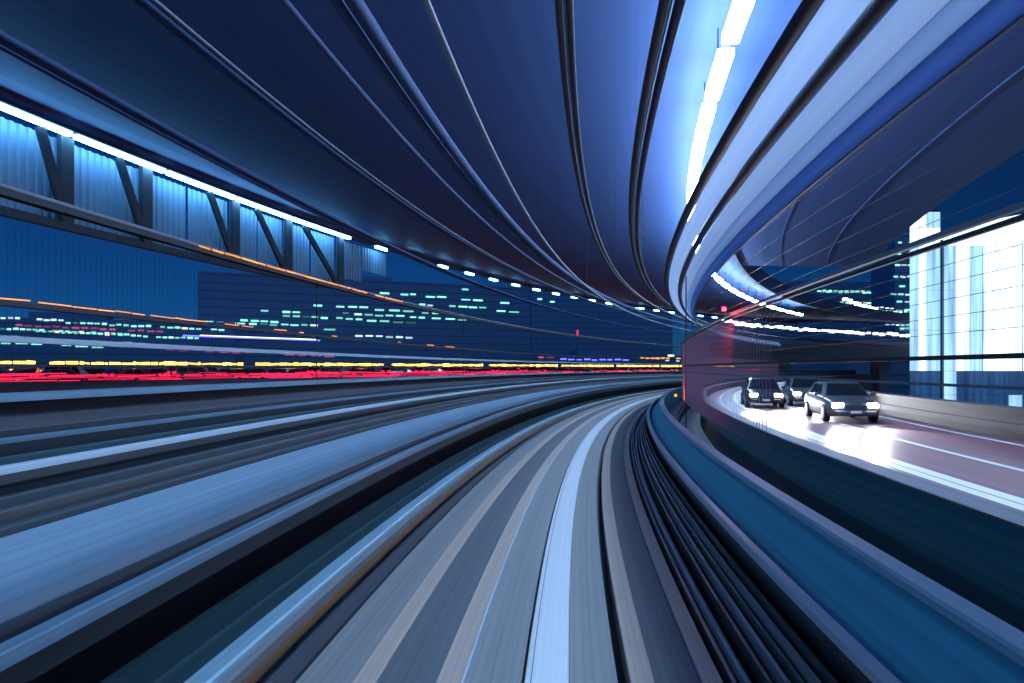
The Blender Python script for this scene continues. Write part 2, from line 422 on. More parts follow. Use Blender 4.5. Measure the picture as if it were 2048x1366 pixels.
sf = bpy.data.objects['safety_fence']
def rail_glints(d, z, u0, u1, dens, th):  # added glowing bars stand in for orange reflections along the rails
    sa, sb_ = s_for(u0, d, 4, 120), s_for(u1, d, 4, 120)
    s = sa
    while s < sb_:
        L = random.uniform(.25, .9)
        if random.random() < dens:
            o = link('marker_lamp_or_glint', beam_mesh('marker_lamp_or_glint', P(s, d, z + random.uniform(-.012, .012)), P(s + L, d, z + random.uniform(-.012, .012)), th, th), 'orange')
            o.parent = sf; o.matrix_parent_inverse = Matrix.Translation(sf.location).inverted()
        s += L + random.uniform(.02, .25)
rail_glints(-10.46, 3.36, 400, 800, .85, .03)
rail_glints(-10.75, 1.33, 0, 560, .8, .02)
rail_glints(-10.75, 1.32, 600, 900, .3, .025)

# ------------------------------------------------------------------ right fence
fr = fence('mesh_fence', 'wire mesh fence between the track and the road on the inside of the bend',
      [('top_pipe', circ(2.63, 3.87, 0.10), 'pipe_dark'), ('top_pipe', circ(3.24, 3.70, 0.09), 'pipe_dark'),
       ('middle_rail', rect(3.32, 3.38, 1.15, 1.20, 0.01), 'pipe_grey'), ('middle_rail', rect(3.33, 3.37, 1.07, 1.11), 'pipe_dark'),
       ('lower_rail', rect(3.33, 3.38, 0.07, 0.11), 'pipe_dark'), ('lower_rail', rect(3.34, 3.37, -0.16, -0.135), 'pipe_grey')],
      3.36, -2.6, 3.7, 24.0, 18.0, 0.045, wires=[0.30, 0.45, 0.60, 0.75, 0.90, 1.32, 1.55, 1.8, 2.1, 2.45], wr=0.003,
      mesh_range=(-1.4, 1.1, 0.08, 0.0055, 'mesh_wire_haze'), s1=110, ms=12.0)

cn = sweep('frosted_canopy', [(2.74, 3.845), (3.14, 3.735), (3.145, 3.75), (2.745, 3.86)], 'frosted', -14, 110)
tag(cn, 'frosted strip canopy between dark pipes above the inner fence', 'canopy')
for t0, t1, m in ((0.0, .42, 'frosted'), (.425, .70, 'frosted_falloff'), (.705, 1.0, 'frosted_falloff_dark')):  # strip tints darken outward, painting the falloff of the lamp glare
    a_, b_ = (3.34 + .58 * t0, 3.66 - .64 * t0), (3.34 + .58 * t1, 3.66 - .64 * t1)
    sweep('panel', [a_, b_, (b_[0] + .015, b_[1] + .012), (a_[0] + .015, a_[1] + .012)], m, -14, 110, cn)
sweep('edge_trim', rect(3.92, 3.96, 2.98, 3.01), 'pipe_navy', -14, 110, cn)

# ------------------------------------------------------------------ right parapet and road
pr = sweep('parapet_wall', rect(4.31, 4.55, -3.5, -1.50), 'wall_teal', -14, 130)
tag(pr, 'low dark wall between the guideway and the road', 'wall')
for prof, m in ((rect(4.24, 4.60, -1.497, -1.44, 0.015), 'parapet'), (rect(4.27, 4.305, -2.1, -1.98), 'wall_teal')):
    o = sweep('coping' if m == 'parapet' else 'conduit', prof, m, -14, 130, pr)
tb = sweep('trough_floor', rect(3.25, 4.28, -3.5, -2.9), 'trough', -14, 130); tb['kind'] = 'structure'
ROAD = -1.95
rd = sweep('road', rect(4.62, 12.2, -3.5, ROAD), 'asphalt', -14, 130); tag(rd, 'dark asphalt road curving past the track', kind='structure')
for d0, d1, m in ((5.35, 5.5, 'road_paint_and_streak'), (6.2, 6.43, 'road_paint_and_streak'), (6.44, 6.48, 'road_paint_orange'), (6.49, 6.75, 'road_paint_and_streak'), (8.4, 8.56, 'road_paint_and_streak'), (10.9, 11.05, 'road_paint_and_streak')):  # wide white band beside the lane line also paints the headlight streak
    o = sweep('line_and_streak', [(d0, ROAD + 0.004), (d1, ROAD + 0.004)], m, -14, 130, rd, closed=False)
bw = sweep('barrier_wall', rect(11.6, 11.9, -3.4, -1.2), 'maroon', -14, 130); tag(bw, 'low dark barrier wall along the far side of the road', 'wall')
sweep('coping', rect(11.5, 12.0, -1.197, -1.08, 0.02), 'maroon', -14, 130, bw)
sweep('guard_rail', rect(11.46, 11.56, -1.75, -1.5, 0.02), 'maroon', -14, 130, bw)

# ------------------------------------------------------------------ deck overhead
def soff(d): return 9.9 - 0.066 * (d - 3.8)
dk = sweep('overhead_deck', [(-27.5, soff(-27.5)), (-27.5, soff(-27.5) + 1.6), (6.0, soff(6.0) + 1.6), (6.0, soff(6.0))], 'soffit', -30, 185, step=(1.0, 2.0))
tag(dk, 'wide smooth road deck overhead covering the tracks', 'bridge deck')
sweep('edge_girder', [(5.75, soff(6.0) - 0.3), (5.75, soff(5.7) - 0.003), (6.02, soff(6.0) - 0.003), (6.02, soff(6.0) - 0.3)], 'pipe_grey', -30, 185, dk)
sweep('edge_girder', [(-26.6, soff(-26.6) - 0.35), (-26.6, soff(-26.6) - 0.003), (-26.2, soff(-26.2) - 0.003), (-26.2, soff(-26.2) - 0.35)], 'pipe_dark', -30, 185, dk)
sd = sweep('side_deck', [(6.06, soff(6.06) + .02), (6.06, soff(6.06) + 1.2), (17.0, soff(17.0) + 1.2), (17.0, soff(17.0) + .02)], 'soffit', -30, 70)
tag(sd, 'dark wing of the deck overhead spreading out over the road', 'bridge deck')
for dd in (9.5, 13.2): sweep('rib', rect(dd, dd + .10, soff(dd) - .04, soff(dd) + .03), 'soffit', -30, 69.5, sd)
def pipe_run(label, pipes, m='pipe_dark', hang=34.0, ph=3.0):
    """pipes hung side by side under the deck on thin rods"""
    d0, z0, _ = pipes[0]
    root = empty('overhead_pipe_run', P(20, d0, z0)); inv = Matrix.Translation(root.location).inverted()
    for d, z, r in pipes:
        o = sweep('pipe', circ(d, z, r, 10), m if r > 0.035 else 'pipe_grey', -14, 180, rounded=True)
        o.parent = root; o.matrix_parent_inverse = inv
    s = ph
    while s < 150:
        o = link('hanger', beam_mesh('hanger', P(s, d0, z0 + pipes[0][2] * 0.8), P(s, d0, soff(d0)), 0.012, 0.012), 'steel_dark'); o.parent = root; o.matrix_parent_inverse = inv
        s += hang
    tag(root, label, 'pipes')
pipe_run('pair of dark pipes overhead almost above the track centre', [(-0.10, 4.96, 0.055), (0.05, 4.96, 0.055), (-0.02, 5.08, 0.03)])
pipe_run('thick dark pipes overhead just beside the right lamp row', [(1.30, 4.83, 0.075), (1.50, 4.83, 0.07), (1.40, 4.92, 0.03)])
pipe_run('single pale thin pipe overhead, first to the track centre pipes', [(-1.64, 4.39, 0.045)], 'pipe_grey')
pipe_run('broad dark duct pair overhead next to the pale thin pipe', [(-3.15, 5.45, 0.13), (-3.45, 5.5, 0.10)], 'pipe_navy')
pipe_run('dull thin pipe overhead running over the walkway', [(-4.42, 5.75, 0.06)], 'pipe_navy')
pipe_run('three thin dark pipes overhead running over the far track', [(-7.23, 6.29, 0.06), (-7.4, 6.29, 0.05), (-7.1, 6.33, 0.03)], 'pipe_navy')
pipe_run('dark pipes overhead lying lowest near the left lamp row', [(-8.56, 5.07, 0.06), (-8.75, 5.07, 0.05), (-8.95, 5.10, 0.05)], 'pipe_navy')

# ------------------------------------------------------------------ ceiling lamps, right row
def swept_lamp(name, d, z, s0, s1, w, em, label, group, shade_hood=False):
    root = empty(name, P((s0 + s1) / 2, d, z)); inv = Matrix.Translation(root.location).inverted()
    for nm, prof, m, c in (('housing', rect(d - w / 4, d + w / 4, z + 0.042, z + 0.14) if not shade_hood else rect(d - .5, d + .24, z + 0.042, z + 0.10), 'pipe_grey', 0), ('diffuser', rect(d - w / 2, d + w / 2, z - 0.16, z + 0.04, 0.0), em, 0.04)):  # wide hood is added to keep lamp light off the soffit
        o = sweep(nm, prof, m, s0 + c, s1 - c, step=(0.9, 0.9)); o.parent = root; o.matrix_parent_inverse = inv
    o = link('hanger', beam_mesh('hanger', P((s0 + s1) / 2, d, z + 0.14), P((s0 + s1) / 2, d, soff(d)), 0.03, 0.03), 'steel_dark'); o.parent = root; o.matrix_parent_inverse = inv
    tag(root, label, 'lamp', group)
k = 0; s = -20.0
while s < 120:
    vis = s + 3.4 > 17.5
    lab = 'white ceiling lamp right of the thick pipes, %s down from the top edge' % nth(k) if vis else 'white ceiling lamp above the camera, %s before the lamps in view' % nth(int((18 - s) / 3.9))
    swept_lamp('ceiling_lamp', 3.8, 8.55, s, s + 3.3, 0.42, 'lamp_right', lab, 'ceiling lamps of the right row')
    if vis: k += 1
    s += 3.9 if k < 12 else 5.0
# left row
k = 0; s = 6.0
while s < 150:
    L = 5.3 if s < 47 else 1.7
    kind = 'long' if L > 3 else 'short'
    swept_lamp('deck_edge_lamp', -25.2, 11.22, s, s + L, 0.26, 'lamp_left', '%s bluish white lamp under the left deck edge, %s from the left' % (kind, nth(k)), 'lamps along the left deck edge', True)
    k += 1
    s += 5.5

# ------------------------------------------------------------------ truss with ribbed panels under the left lamps
tr = empty('truss_screen', P(35, -25.8, 7.0)); tinv = Matrix.Translation(tr.location).inverted()
def tadd(o): o.parent = tr; o.matrix_parent_inverse = tinv; return o
def ribbed(s0, s1, d, z0, z1):
    V, Fc = [], []
    s = s0; j = 0; row = []
    pat = [(0.0, 0.0), (0.14, 0.0), (0.20, 0.09), (0.34, 0.09)]
    while s < s1:
        for ds, dd in pat:
            if s + ds <= s1: row.append((s + ds, d - dd))
        s += 0.40
    for a, b in row: V += [P(a, b, z0), P(a, b, z1)]
    for i in range(len(row) - 1): Fc.append((2 * i, 2 * i + 2, 2 * i + 3, 2 * i + 1))
    return mesh('panel', V, Fc)
tops = [68, 228, 410, 505, 600, 690]; bots = [130, 290, 468, 575, 680, 780]
posts_s = [s_for(u, -25.6, 15, 100) for u in bots]
tadd(sweep('bottom_chord', rect(-25.7, -25.4, 6.6, 7.0), 'steel_dark', 4, posts_s[-2] + 1.0))
edges = [4.0] + posts_s
for a, b in zip(edges[:-1], edges[1:]):
    n = max(1, round((b - a) / 3.2))
    for i in range(n):
        p0, p1 = a + (b - a) * i / n, a + (b - a) * (i + 1) / n
        zb_ = 7.0 if b <= posts_s[-2] + .01 else 7.8 + 2.2 * i / n  # last panels shortened in steps, fading the lit band by shape
        tadd(link('panel', ribbed(p0 + 0.03, p1 - 0.03, -26.0, zb_, 11.05), 'panel_ribbed'))
for i, (su, sb) in enumerate(zip(tops[:-1], posts_s[:-1])):
    th = heading(sb); fw = Vector((math.sin(th), math.cos(th), 0))
    tadd(link('post', beam_mesh('post', P(sb, -25.55, 6.9), P(sb, -25.55, 11.1), 0.75, 0.25, Vector((math.cos(th), -math.sin(th), 0))), 'steel_dark'))
    st = s_for(su, -25.6, 10, 100)
    sd = st + (sb - st) * 0.85
    tadd(link('diagonal', beam_mesh('diagonal', P(st, -25.3, 11.0), P(sd, -25.3, 7.0), 0.45, 0.2, Vector((math.cos(th), -math.sin(th), 0))), 'steel_dark'))
tag(tr, 'steel truss with ribbed panels glowing below the left row of lamps', 'truss')

# ------------------------------------------------------------------ cars
def loft(name, secs, cap=True):
    V, Fc = [], []; n = len(secs[0])
    for sc_ in secs: V += sc_
    for i in range(len(secs) - 1):
        for j in range(n):
            a, b = i * n + j, i * n + (j + 1) % n
            Fc.append((a, b, b + n, a + n))
    if cap: Fc.append(tuple(range(n))[::-1]); Fc.append(tuple(range((len(secs) - 1) * n, len(secs) * n)))
    me = mesh(name, V, Fc)
    import bmesh
    bm = bmesh.new(); bm.from_mesh(me); bmesh.ops.recalc_face_normals(bm, faces=bm.faces); bm.to_mesh(me); bm.free()
    return me
def make_car(name, paint, kind, front_em='head_lamp', lit_tail='tail_red', tall=1.0):
    root = empty(name)
    van = kind == 'van'
    if van:
        st = [(-2.25, .74, .32, 1.0), (-2.2, .82, .25, 1.05), (-1.5, .86, .2, 1.06), (0, .87, .2, 1.06), (1.2, .86, .2, 1.02), (1.9, .82, .22, .92), (2.15, .72, .3, .72)]
        cab = [(-2.22, 1.02), (-2.12, 1.72), (.35, 1.78), (.75, 1.68), (1.55, 1.0)]
    else:
        st = [(-2.22, .70, .34, .86), (-2.12, .80, .27, .97), (-1.5, .86, .2, .98), (0, .875, .2, .95), (.9, .87, .2, .92), (1.7, .84, .22, .82), (2.05, .78, .25, .70), (2.2, .66, .32, .60)]
        cab = [(-1.85, .95), (-1.15, 1.40), (.05, 1.44), (.42, 1.39), (1.12, .89)]
    secs = []
    for x, w, zb, zt in st:
        h = [(w * .93, zb), (w, zb + .14), (w, zb + (zt - zb) * .55), (w * .97, zt - .08), (w * .86, zt), (w * .45, zt + .025)]
        secs.append([(x, y, z) for y, z in h] + [(x, -y, z) for y, z in reversed(h)])
    body = link('body', loft('body', secs), paint, root)
    for p in body.data.polygons: p.use_smooth = True
    zr = max(z for _, z in cab)
    secs = []
    for x, z in cab:
        zlow = .86 if not van else .98
        t = (z - zlow) / (zr - zlow)
        wt = .80 - .20 * t if not van else .82 - .12 * t
        wl = .80
        secs.append([(x, wl, zlow), (x, wt, z - .03), (x, wt - .10, z), (x, -wt + .10, z), (x, -wt, z - .03), (x, -wl, zlow)])
    link('cabin', loft('cabin', secs), paint, root)
    def quad(nm, pts, m): return link(nm, mesh(nm, pts, [(0, 1, 2, 3)]), m, root)
    def lerp(a, b, t): return tuple(a[i] + (b[i] - a[i]) * t for i in range(len(a)))
    # windscreen and rear window, set proud of the cabin
    (xa, za), (xb, zb_) = cab[4], cab[3]
    a, b = lerp((xa, za), (xb, zb_), .12), lerp((xa, za), (xb, zb_), .93)
    quad('windscreen', [(a[0] + .012, .70, a[1] + .012), (a[0] + .012, -.70, a[1] + .012), (b[0] + .012, -.54, b[1] + .012), (b[0] + .012, .54, b[1] + .012)][::-1], 'car_glass')
    (xa, za), (xb, zb_) = cab[0], cab[1]
    a, b = lerp((xa, za), (xb, zb_), .15), lerp((xa, za), (xb, zb_), .92)
    quad('rear_window', [(a[0] - .012, .70, a[1] + .012), (a[0] - .012, -.70, a[1] + .012), (b[0] - .012, -.55, b[1] + .012), (b[0] - .012, .55, b[1] + .012)], 'car_glass')
    zlo, zhi = (1.08, 1.62) if van else (.97, 1.33)
    spans = [(-2.0, -1.0), (-.92, .0), (.08, .8)] if van else [(-1.25, -.42), (-.34, .55)]
    for sgn in (1, -1):
        for x0, x1 in spans:
            wl, wt = (.815, .735) if van else (.775, .645)
            x0t, x1t = (x0 + (.22 if not van and x0 < -1 else .0)), (x1 - (.35 if x1 > .5 else 0))
            q = [(x0, sgn * wl, zlo), (x1, sgn * wl, zlo), (x1t, sgn * wt, zhi), (x0t, sgn * wt, zhi)]
            quad('side_window', q if sgn < 0 else q[::-1], 'car_glass')
    for x in (-1.35, 1.35):
        for sgn in (1, -1):
            y0, y1 = (sgn * .70, sgn * .90)
            wo = link('wheel', cyl_mesh('wheel', .32, min(y0, y1), max(y0, y1), 16, 'y'), 'tyre', root); wo.location = (x, 0, .32)
            yy = sgn * .905
            link('rim', cyl_mesh('rim', .2, min(yy, yy - sgn * .02), max(yy, yy - sgn * .02), 12, 'y'), 'rim', wo)
    zf = .62 if not van else .72
    for sgn in (1, -1):
        o = link('head_lamp', box_mesh('head_lamp', 2.04, 2.21, sgn * .56 - .18, sgn * .56 + .18, zf - .08, zf + .09, .03), front_em, root)
        zt_ = .80 if not van else 1.05
        link('tail_lamp', box_mesh('tail_lamp', -2.26, -2.14, sgn * .55 - .26, sgn * .55 + .26, zt_ - .13, zt_ + .12, .02), lit_tail, root)
        link('mirror', box_mesh('mirror', .62, .80, sgn * .95 - .09, sgn * .95 + .09, .93, 1.05, .03), paint, root)
    link('brake_lamp', box_mesh('brake_lamp', -2.15 if van else -1.99, -2.10 if van else -1.90, -.22, .22, 1.66 if van else .985, 1.71 if van else 1.02), lit_tail, root)
    link('grille', box_mesh('grille', 2.14, 2.215, -.36, .36, zf - .13, zf + .02, .01), 'steel_dark', root)
    link('bumper', box_mesh('bumper', 2.08, 2.26, -.70, .70, .28, .46, .05), paint, root)
    link('number_plate', box_mesh('number_plate', 2.262, 2.275, -.17, .17, .36, .45), 'plate', root)
    link('rear_plate', box_mesh('rear_plate', -2.275, -2.24, -.17, .17, .50, .60), 'plate', root)
    root.scale = (1, 1, tall)
    return root
emit('lamp_off', (0.2, 0.01, 0.01), 0.05)
for nm, u, Y, paint, kind, em, label in (
        ('car', 1523, 35, 'paint_black', 'sedan', 'head_lamp_warm', 'dark car driving towards the camera with warm dazzling headlamps'),
        ('car', 1606, 36.5, 'paint_silver', 'sedan', 'head_lamp', 'pale car with white headlamps just behind the nearest car'),
        ('car', 1678, 26.0, 'paint_silver', 'sedan', 'head_lamp', 'silver car nearest the camera on the road with white headlamps on')):
    c = make_car(nm, paint, kind, em, 'lamp_off')
    X = (u - 1024) / FPX * Y
    # heading of the road at that place: nearest s
    best = min(((Vector((X, Y)) - P(s / 4, 0, 0).xy).length, s / 4) for s in range(0, 400))
    th = heading(best[1])
    c.location = (X, Y, EYE + ROAD + 0.005)
    c.rotation_euler = (0, 0, math.atan2(-math.cos(th), -math.sin(th)))
    tag(c, label, 'car')
    for sgn in (1, -1):
        ld = bpy.data.lights.new('head_beam', 'SPOT'); ld.energy = 1900; ld.spot_size = R(44); ld.spot_blend = 0.8; ld.color = (0.9, 0.93, 1.0); ld.shadow_soft_size = 0.08
        lo = bpy.data.objects.new('head_beam', ld); COL.objects.link(lo); lo.parent = c; lo.location = (2.32, sgn * .56, .62)
        lo.rotation_euler = (0, R(-90 + 9), 0)
        lo.rotation_mode = 'QUATERNION'
        lo.rotation_quaternion = Vector((1, 0, -0.03)).to_track_quat('-Z', 'Y')

# ------------------------------------------------------------------ far road on the left with the evening queue
A, B = Vector((-52, 42)), Vector((66, 190))
dirv = (B - A).normalized(); nrm = Vector((-dirv.y, dirv.x))
ZR = EYE - 1.5
def on_road(t, off, z): q = A + dirv * t + nrm * off; return Vector((q.x, q.y, z))
LEN = (B - A).length
def road_box(name, o0, o1, z0, z1, m, t0=-30, t1=None, parent=None):
    t1 = t1 or LEN + 40
    V = [on_road(t, o, z) for t in (t0, t1) for o in (o0, o1) for z in (z0, z1)]
    return link(name, mesh(name, V, [(0, 1, 3, 2), (4, 6, 7, 5), (0, 4, 5, 1), (2, 3, 7, 6), (0, 2, 6, 4), (1, 5, 7, 3)]), m, parent)
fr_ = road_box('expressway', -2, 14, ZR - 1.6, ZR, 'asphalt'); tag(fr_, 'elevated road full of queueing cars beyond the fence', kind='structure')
bb = road_box('barrier_wall', 13.6, 14.0, ZR + 0.004, ZR + 0.95, 'parapet'); tag(bb, 'concrete barrier behind the queue of cars', 'wall')
bf = road_box('barrier_wall', -2.0, -1.7, ZR + 0.004, ZR + 0.42, 'parapet'); tag(bf, 'low concrete kerb wall in front of the queue of cars', 'wall')
# amber lamps on a rail over the far barrier
ar = empty('glow_rail', on_road(0, 13.8, ZR + 0.95)); ainv = Matrix.Translation(ar.location).inverted()
def aadd(o): o.parent = ar; o.matrix_parent_inverse = ainv; return o
aadd(road_box('rail', 13.72, 13.88, ZR + 1.75, ZR + 1.83, 'pipe_dark'))
t = -20.0; j = 0
while t < LEN + 30:
    a = on_road(t, 13.8, ZR + 0.95); aadd(link('post', beam_mesh('post', a, a + Vector((0, 0, .85)), .1, .1), 'steel_dark')); t += 8
t = -20.0
while t < LEN + 25:
    L = random.choice((0.25, 0.4, 0.7, 1.1))
    if (t % 23) > 1.6:
        aadd(link('amber_lamp', beam_mesh('amber_lamp', on_road(t, 13.6, ZR + 2.0 + random.uniform(-.05, .05)), on_road(t + L, 13.6, ZR + 2.0 + random.uniform(-.05, .05)), .12, random.uniform(.16, .46)), 'amber'))
    t += L + random.uniform(0.04, 0.2)
rr = empty('glow_rail', on_road(0, -1.85, ZR + 0.42)); rinv = Matrix.Translation(rr.location).inverted()  # added red bars imitate the streaks of the tail lamps
def radd(o): o.parent = rr; o.matrix_parent_inverse = rinv; return o
radd(road_box('rail', -1.88, -1.80, ZR + 0.60, ZR + 0.66, 'pipe_dark'))
t = -20.0
while t < LEN + 30:
    a = on_road(t, -1.84, ZR + 0.42); radd(link('post', beam_mesh('post', a, a + Vector((0, 0, .2)), .06, .06), 'steel_dark')); t += 8
for zz, dens in ((0.44, .5), (0.54, .85), (0.66, .95), (0.78, .95), (0.90, .8), (1.02, .5)):
    t = -20.0
    while t < LEN + 25:
        L = random.uniform(1.2, 6.0)
        if random.random() < dens:
            h1, h2 = random.uniform(-.04, .04), random.uniform(-.04, .04)
            radd(link('red_lamp_or_streak', beam_mesh('red_lamp_or_streak', on_road(t, -1.92, ZR + zz + h1), on_road(t + L, -1.92, ZR + zz + h2), .06, random.uniform(.04, .12)), 'tail_streak_red'))
        t += L + random.uniform(0.05, 0.5)
tag(rr, 'added low rail of red bars imitating tail lamp streaks beside the queue', 'lamps')
tag(ar, 'rail of amber lamps glowing along the far side of the queue', 'lamps')
protos = [make_car('queue_car', 'paint_' + p, k_, 'lamp_off', 'tail_red') for p, k_ in (('black', 'sedan'), ('silver', 'sedan'), ('navy', 'van'), ('white', 'van'), ('red', 'sedan'))]
used = [False] * 5
names = ['black saloon', 'silver saloon', 'dark blue van', 'white van', 'dark red saloon']
cnt = [0] * 5
for lane, off in enumerate((0.6, 4.0, 7.4, 10.8)):
    t = -12 + lane * 1.7; cl = [0] * 5
    while t < LEN + 10:
        i = random.choices(range(5), (4, 4, 2, 2, 2))[0]
        c = protos[i] if not used[i] else copy_tree(protos[i])
        used[i] = True
        c.location = on_road(t, off, ZR + 0.005); c.rotation_euler = (0, 0, math.atan2(dirv.y, dirv.x))
        tag(c, '%s with red tail lamps in %s queue lane, %s such from left' % (names[i], ('nearest', 'second', 'third', 'farthest')[lane], nth(cl[i])), 'car', 'cars queueing on the far road')
        cl[i] += 1
        t += random.uniform(4.9, 6.4)

# ------------------------------------------------------------------ city: buildings with lit windows
def building(name, label, p0, p1, ztop, depth, rows, wins, em, m='facade', zbot=0.0, wh=0.9):
    """facade from p0 to p1 (ground plan); wins: list of (t0, t1, z, material)."""
    p0, p1 = Vector(p0), Vector(p1); d = (p1 - p0); L = d.length; d.normalize(); n = Vector((d.y, -d.x))
    if n.dot(-p0) < 0: n = -n
    root = empty(name, (p0.x, p0.y, zbot)); inv = Matrix.Translation(root.location).inverted()
    def pt(t, o, z): q = p0 + d * t + n * o; return Vector((q.x, q.y, z))
    def bx(nm, t0, t1, o0, o1, z0, z1, mm):
        V = [pt(t, o, z) for t in (t0, t1) for o in (o0, o1) for z in (z0, z1)]
        o = link(nm, mesh(nm, V, [(0, 1, 3, 2), (4, 6, 7, 5), (0, 4, 5, 1), (2, 3, 7, 6), (0, 2, 6, 4), (1, 5, 7, 3)]), mm); o.parent = root; o.matrix_parent_inverse = inv
        return o
    bx('wall', 0, L, -depth, 0, zbot, ztop, m)
    bx('roof_house', L * .3, L * .55, -depth * .7, -depth * .2, ztop, ztop + 3, m)
    for t0, t1, z, mm in wins: bx('window', t0, t1, 0.01, 0.15, z, z + wh * random.uniform(.75, 1.1), mm)
    zz = zbot + 4.0
    while zz < ztop: bx('floor_band', -.05, L + .05, .003, .10, zz, zz + .35, 'facade_light'); zz += 4.0
    tag(root, label, 'building')
    return root
def wins_px(p0, p1, items):
    """picture rows (u0, u1, v, material) carried to the facade plane."""
    p0, p1 = Vector(p0), Vector(p1); d = p1 - p0; L = d.length; dn = d / L
    out = []
    for u0, u1, v, m in items:
        ts = []
        for u in (u0, u1):
            k_ = (u - 1024) / FPX
            # p0 + t dn : x = k y
            t = (k_ * p0.y - p0.x) / (dn.x - k_ * dn.y); ts.append(t)
        y = p0.y + dn.y * ts[0]
        out.append((ts[0], ts[1], EYE + (HV - v) / FPX * y, m))
    return out
def xy(u, Y): return ((u - 1024) / FPX * Y, Y)
G, C_, W_, M_ = 'window_green', 'window_cool', 'window_warm', 'window_magenta'
def split(u0, u1, v, m, n, slope=0.04):
    out = []; w = (u1 - u0) / n
    for i in range(n):
        if random.random() < .12: continue
        a = u0 + w * i + w * random.uniform(.02, .12); b = u0 + w * (i + 1) - w * random.uniform(.1, .3)
        mm = m if m != G or random.random() > .16 else random.choice((C_, C_, W_, 'window_dim'))
        out.append((a, b, v + (a - u0) * slope + random.uniform(-1, 1), mm))
    return out
items = []
for u0, u1, v, n in ((759, 781, 588, 1), (800, 837, 590, 2), (850, 896, 594, 2), (922, 968, 601, 2), (1000, 1024, 608, 1), (991, 1041, 623, 2), (837, 870, 611, 2), (896, 978, 614, 4), (625, 740, 612, 5),
                    (748, 831, 622, 3), (842, 883, 628, 2), (685, 699, 627, 1), (707, 811, 630, 5), (818, 853, 635, 2), (863, 940, 638, 3), (651, 729, 637, 4), (733, 835, 643, 4), (647, 673, 660, 1),
                    (500, 625, 623, 6), (565, 660, 634, 5), (480, 560, 643, 4), (560, 640, 650, 4), (410, 560, 646, 7), (690, 830, 672, 7), (922, 940, 581, 1)):
    items += split(u0, u1, v, G if v < 665 else C_, n)
pa, pb = xy(395, 330), xy(1060, 400)
building('office_block', 'long dark office block with scattered green-white windows left of the tracks', pa, pb, EYE + 150 / FPX * 400 + 3, 40, 0, wins_px(pa, pb, items), None)
items = []
for v, u0, u1, m, n in ((637, 0, 130, C_, 9), (647, 130, 450, G, 22), (652, 30, 330, M_, 16), (659, 0, 260, G, 20), (664, 70, 400, G, 26), (674, 0, 60, G, 3), (679, 40, 300, G, 8), (687, 0, 210, G, 7), (700, 330, 700, M_, 14), (692, 250, 420, W_, 6)):
    items += split(u0, u1, v, m, n, 0.045)
pa, pb = xy(-160, 260), xy(470, 300)
building('apartment_block', 'low wide apartment block at the far left with rows of green windows', pa, pb, EYE + 20, 30, 0, wins_px(pa, pb, items), None, wh=0.75)
items = []
for v, u0, u1, m, n in ((716, 1075, 1110, M_, 2), (720, 1120, 1260, 'neon_blue', 9), (718, 1280, 1362, 'orange', 8), (722, 1320, 1362, C_, 4), (712, 1335, 1350, 'neon_white', 1)):
    items += split(u0, u1, v, m, n, 0.01)
pa, pb = xy(1040, 420), xy(1420, 440)
building('harbour_shed', 'low harbour shed with blue and orange lights where the tracks vanish', pa, pb, EYE + 8, 30, 0, wins_px(pa, pb, items), None, wh=0.9)
# blue neon line on the roof of the shed between
ns = link('neon_sign', beam_mesh('neon_sign', at(365, 671, 240), at(640, 681, 262), .25, .5), 'neon_blue'); tag(ns, 'long blue neon line over the queue of cars', 'neon sign')
link('tube', beam_mesh('tube', at(400, 670.5, 239), at(632, 679, 260), .2, .28), 'neon_white', ns)
# green far windows high in the middle
items = []
for u, v in ((1190, 572), (1213, 574), (1238, 576), (1310, 581), (1120, 580), (1180, 585), (1100, 605), (1220, 610), (1075, 600), (1270, 618), (1275, 585)):
    items.append((u, u + 9, v, G))
pa, pb = xy(1062, 500), xy(1345, 520)
building('tower_block', 'tall dark tower block with a few green windows left of the vanishing point', pa, pb, EYE + 170 / FPX * 510, 30, 0, wins_px(pa, pb, items), None, wh=1.5)
# right side of the picture
items = []
for v, u0, u1, n in ((578, 1420, 1540, 9), (582, 1590, 1830, 22), (601, 1420, 1480, 5), (604, 1550, 1830, 26), (585, 1640, 1760, 10), (608, 1700, 1880, 14), (597, 1780, 1880, 8)):
    items += split(u0, u1, v, G, n, 0.02)
pa, pb = xy(1405, 520), xy(1900, 480)
building('office_block', 'broad dark office block with thin green window rows right of the fence', pa, pb, EYE + 62, 30, 0, wins_px(pa, pb, items), None, wh=1.1)
items = []
for k_, v in enumerate((487, 509, 531, 555, 575, 590, 605, 622)):
    items += split(1795 - k_ * 3, 1840, v, G, 4, 0.0)
pa, pb = xy(1790, 300), xy(1860, 300)
building('tower_block', 'slim dark tower block with green windows beside the bright glass hall', pa, pb, EYE + 58, 20, 0, wins_px(pa, pb, items), None, wh=0.7)
items = []
for v, u0, u1, n in ((616, 1740, 1800, 6), (622, 1700, 1850, 14), (632, 1720, 1880, 16), (641, 1740, 1900, 16), (650, 1770, 1960, 18), (658, 1800, 2010, 20), (664, 1820, 2048, 22)):
    items += split(u0, u1, v, C_ if n % 4 else G, n, 0.03)
pa, pb = xy(1692, 230), xy(2080, 205)
building('harbour_terminal', 'stepped harbour terminal with dense white lights below the bridge cable', pa, pb, EYE + 12, 20, 0, wins_px(pa, pb, items), None, wh=0.45)

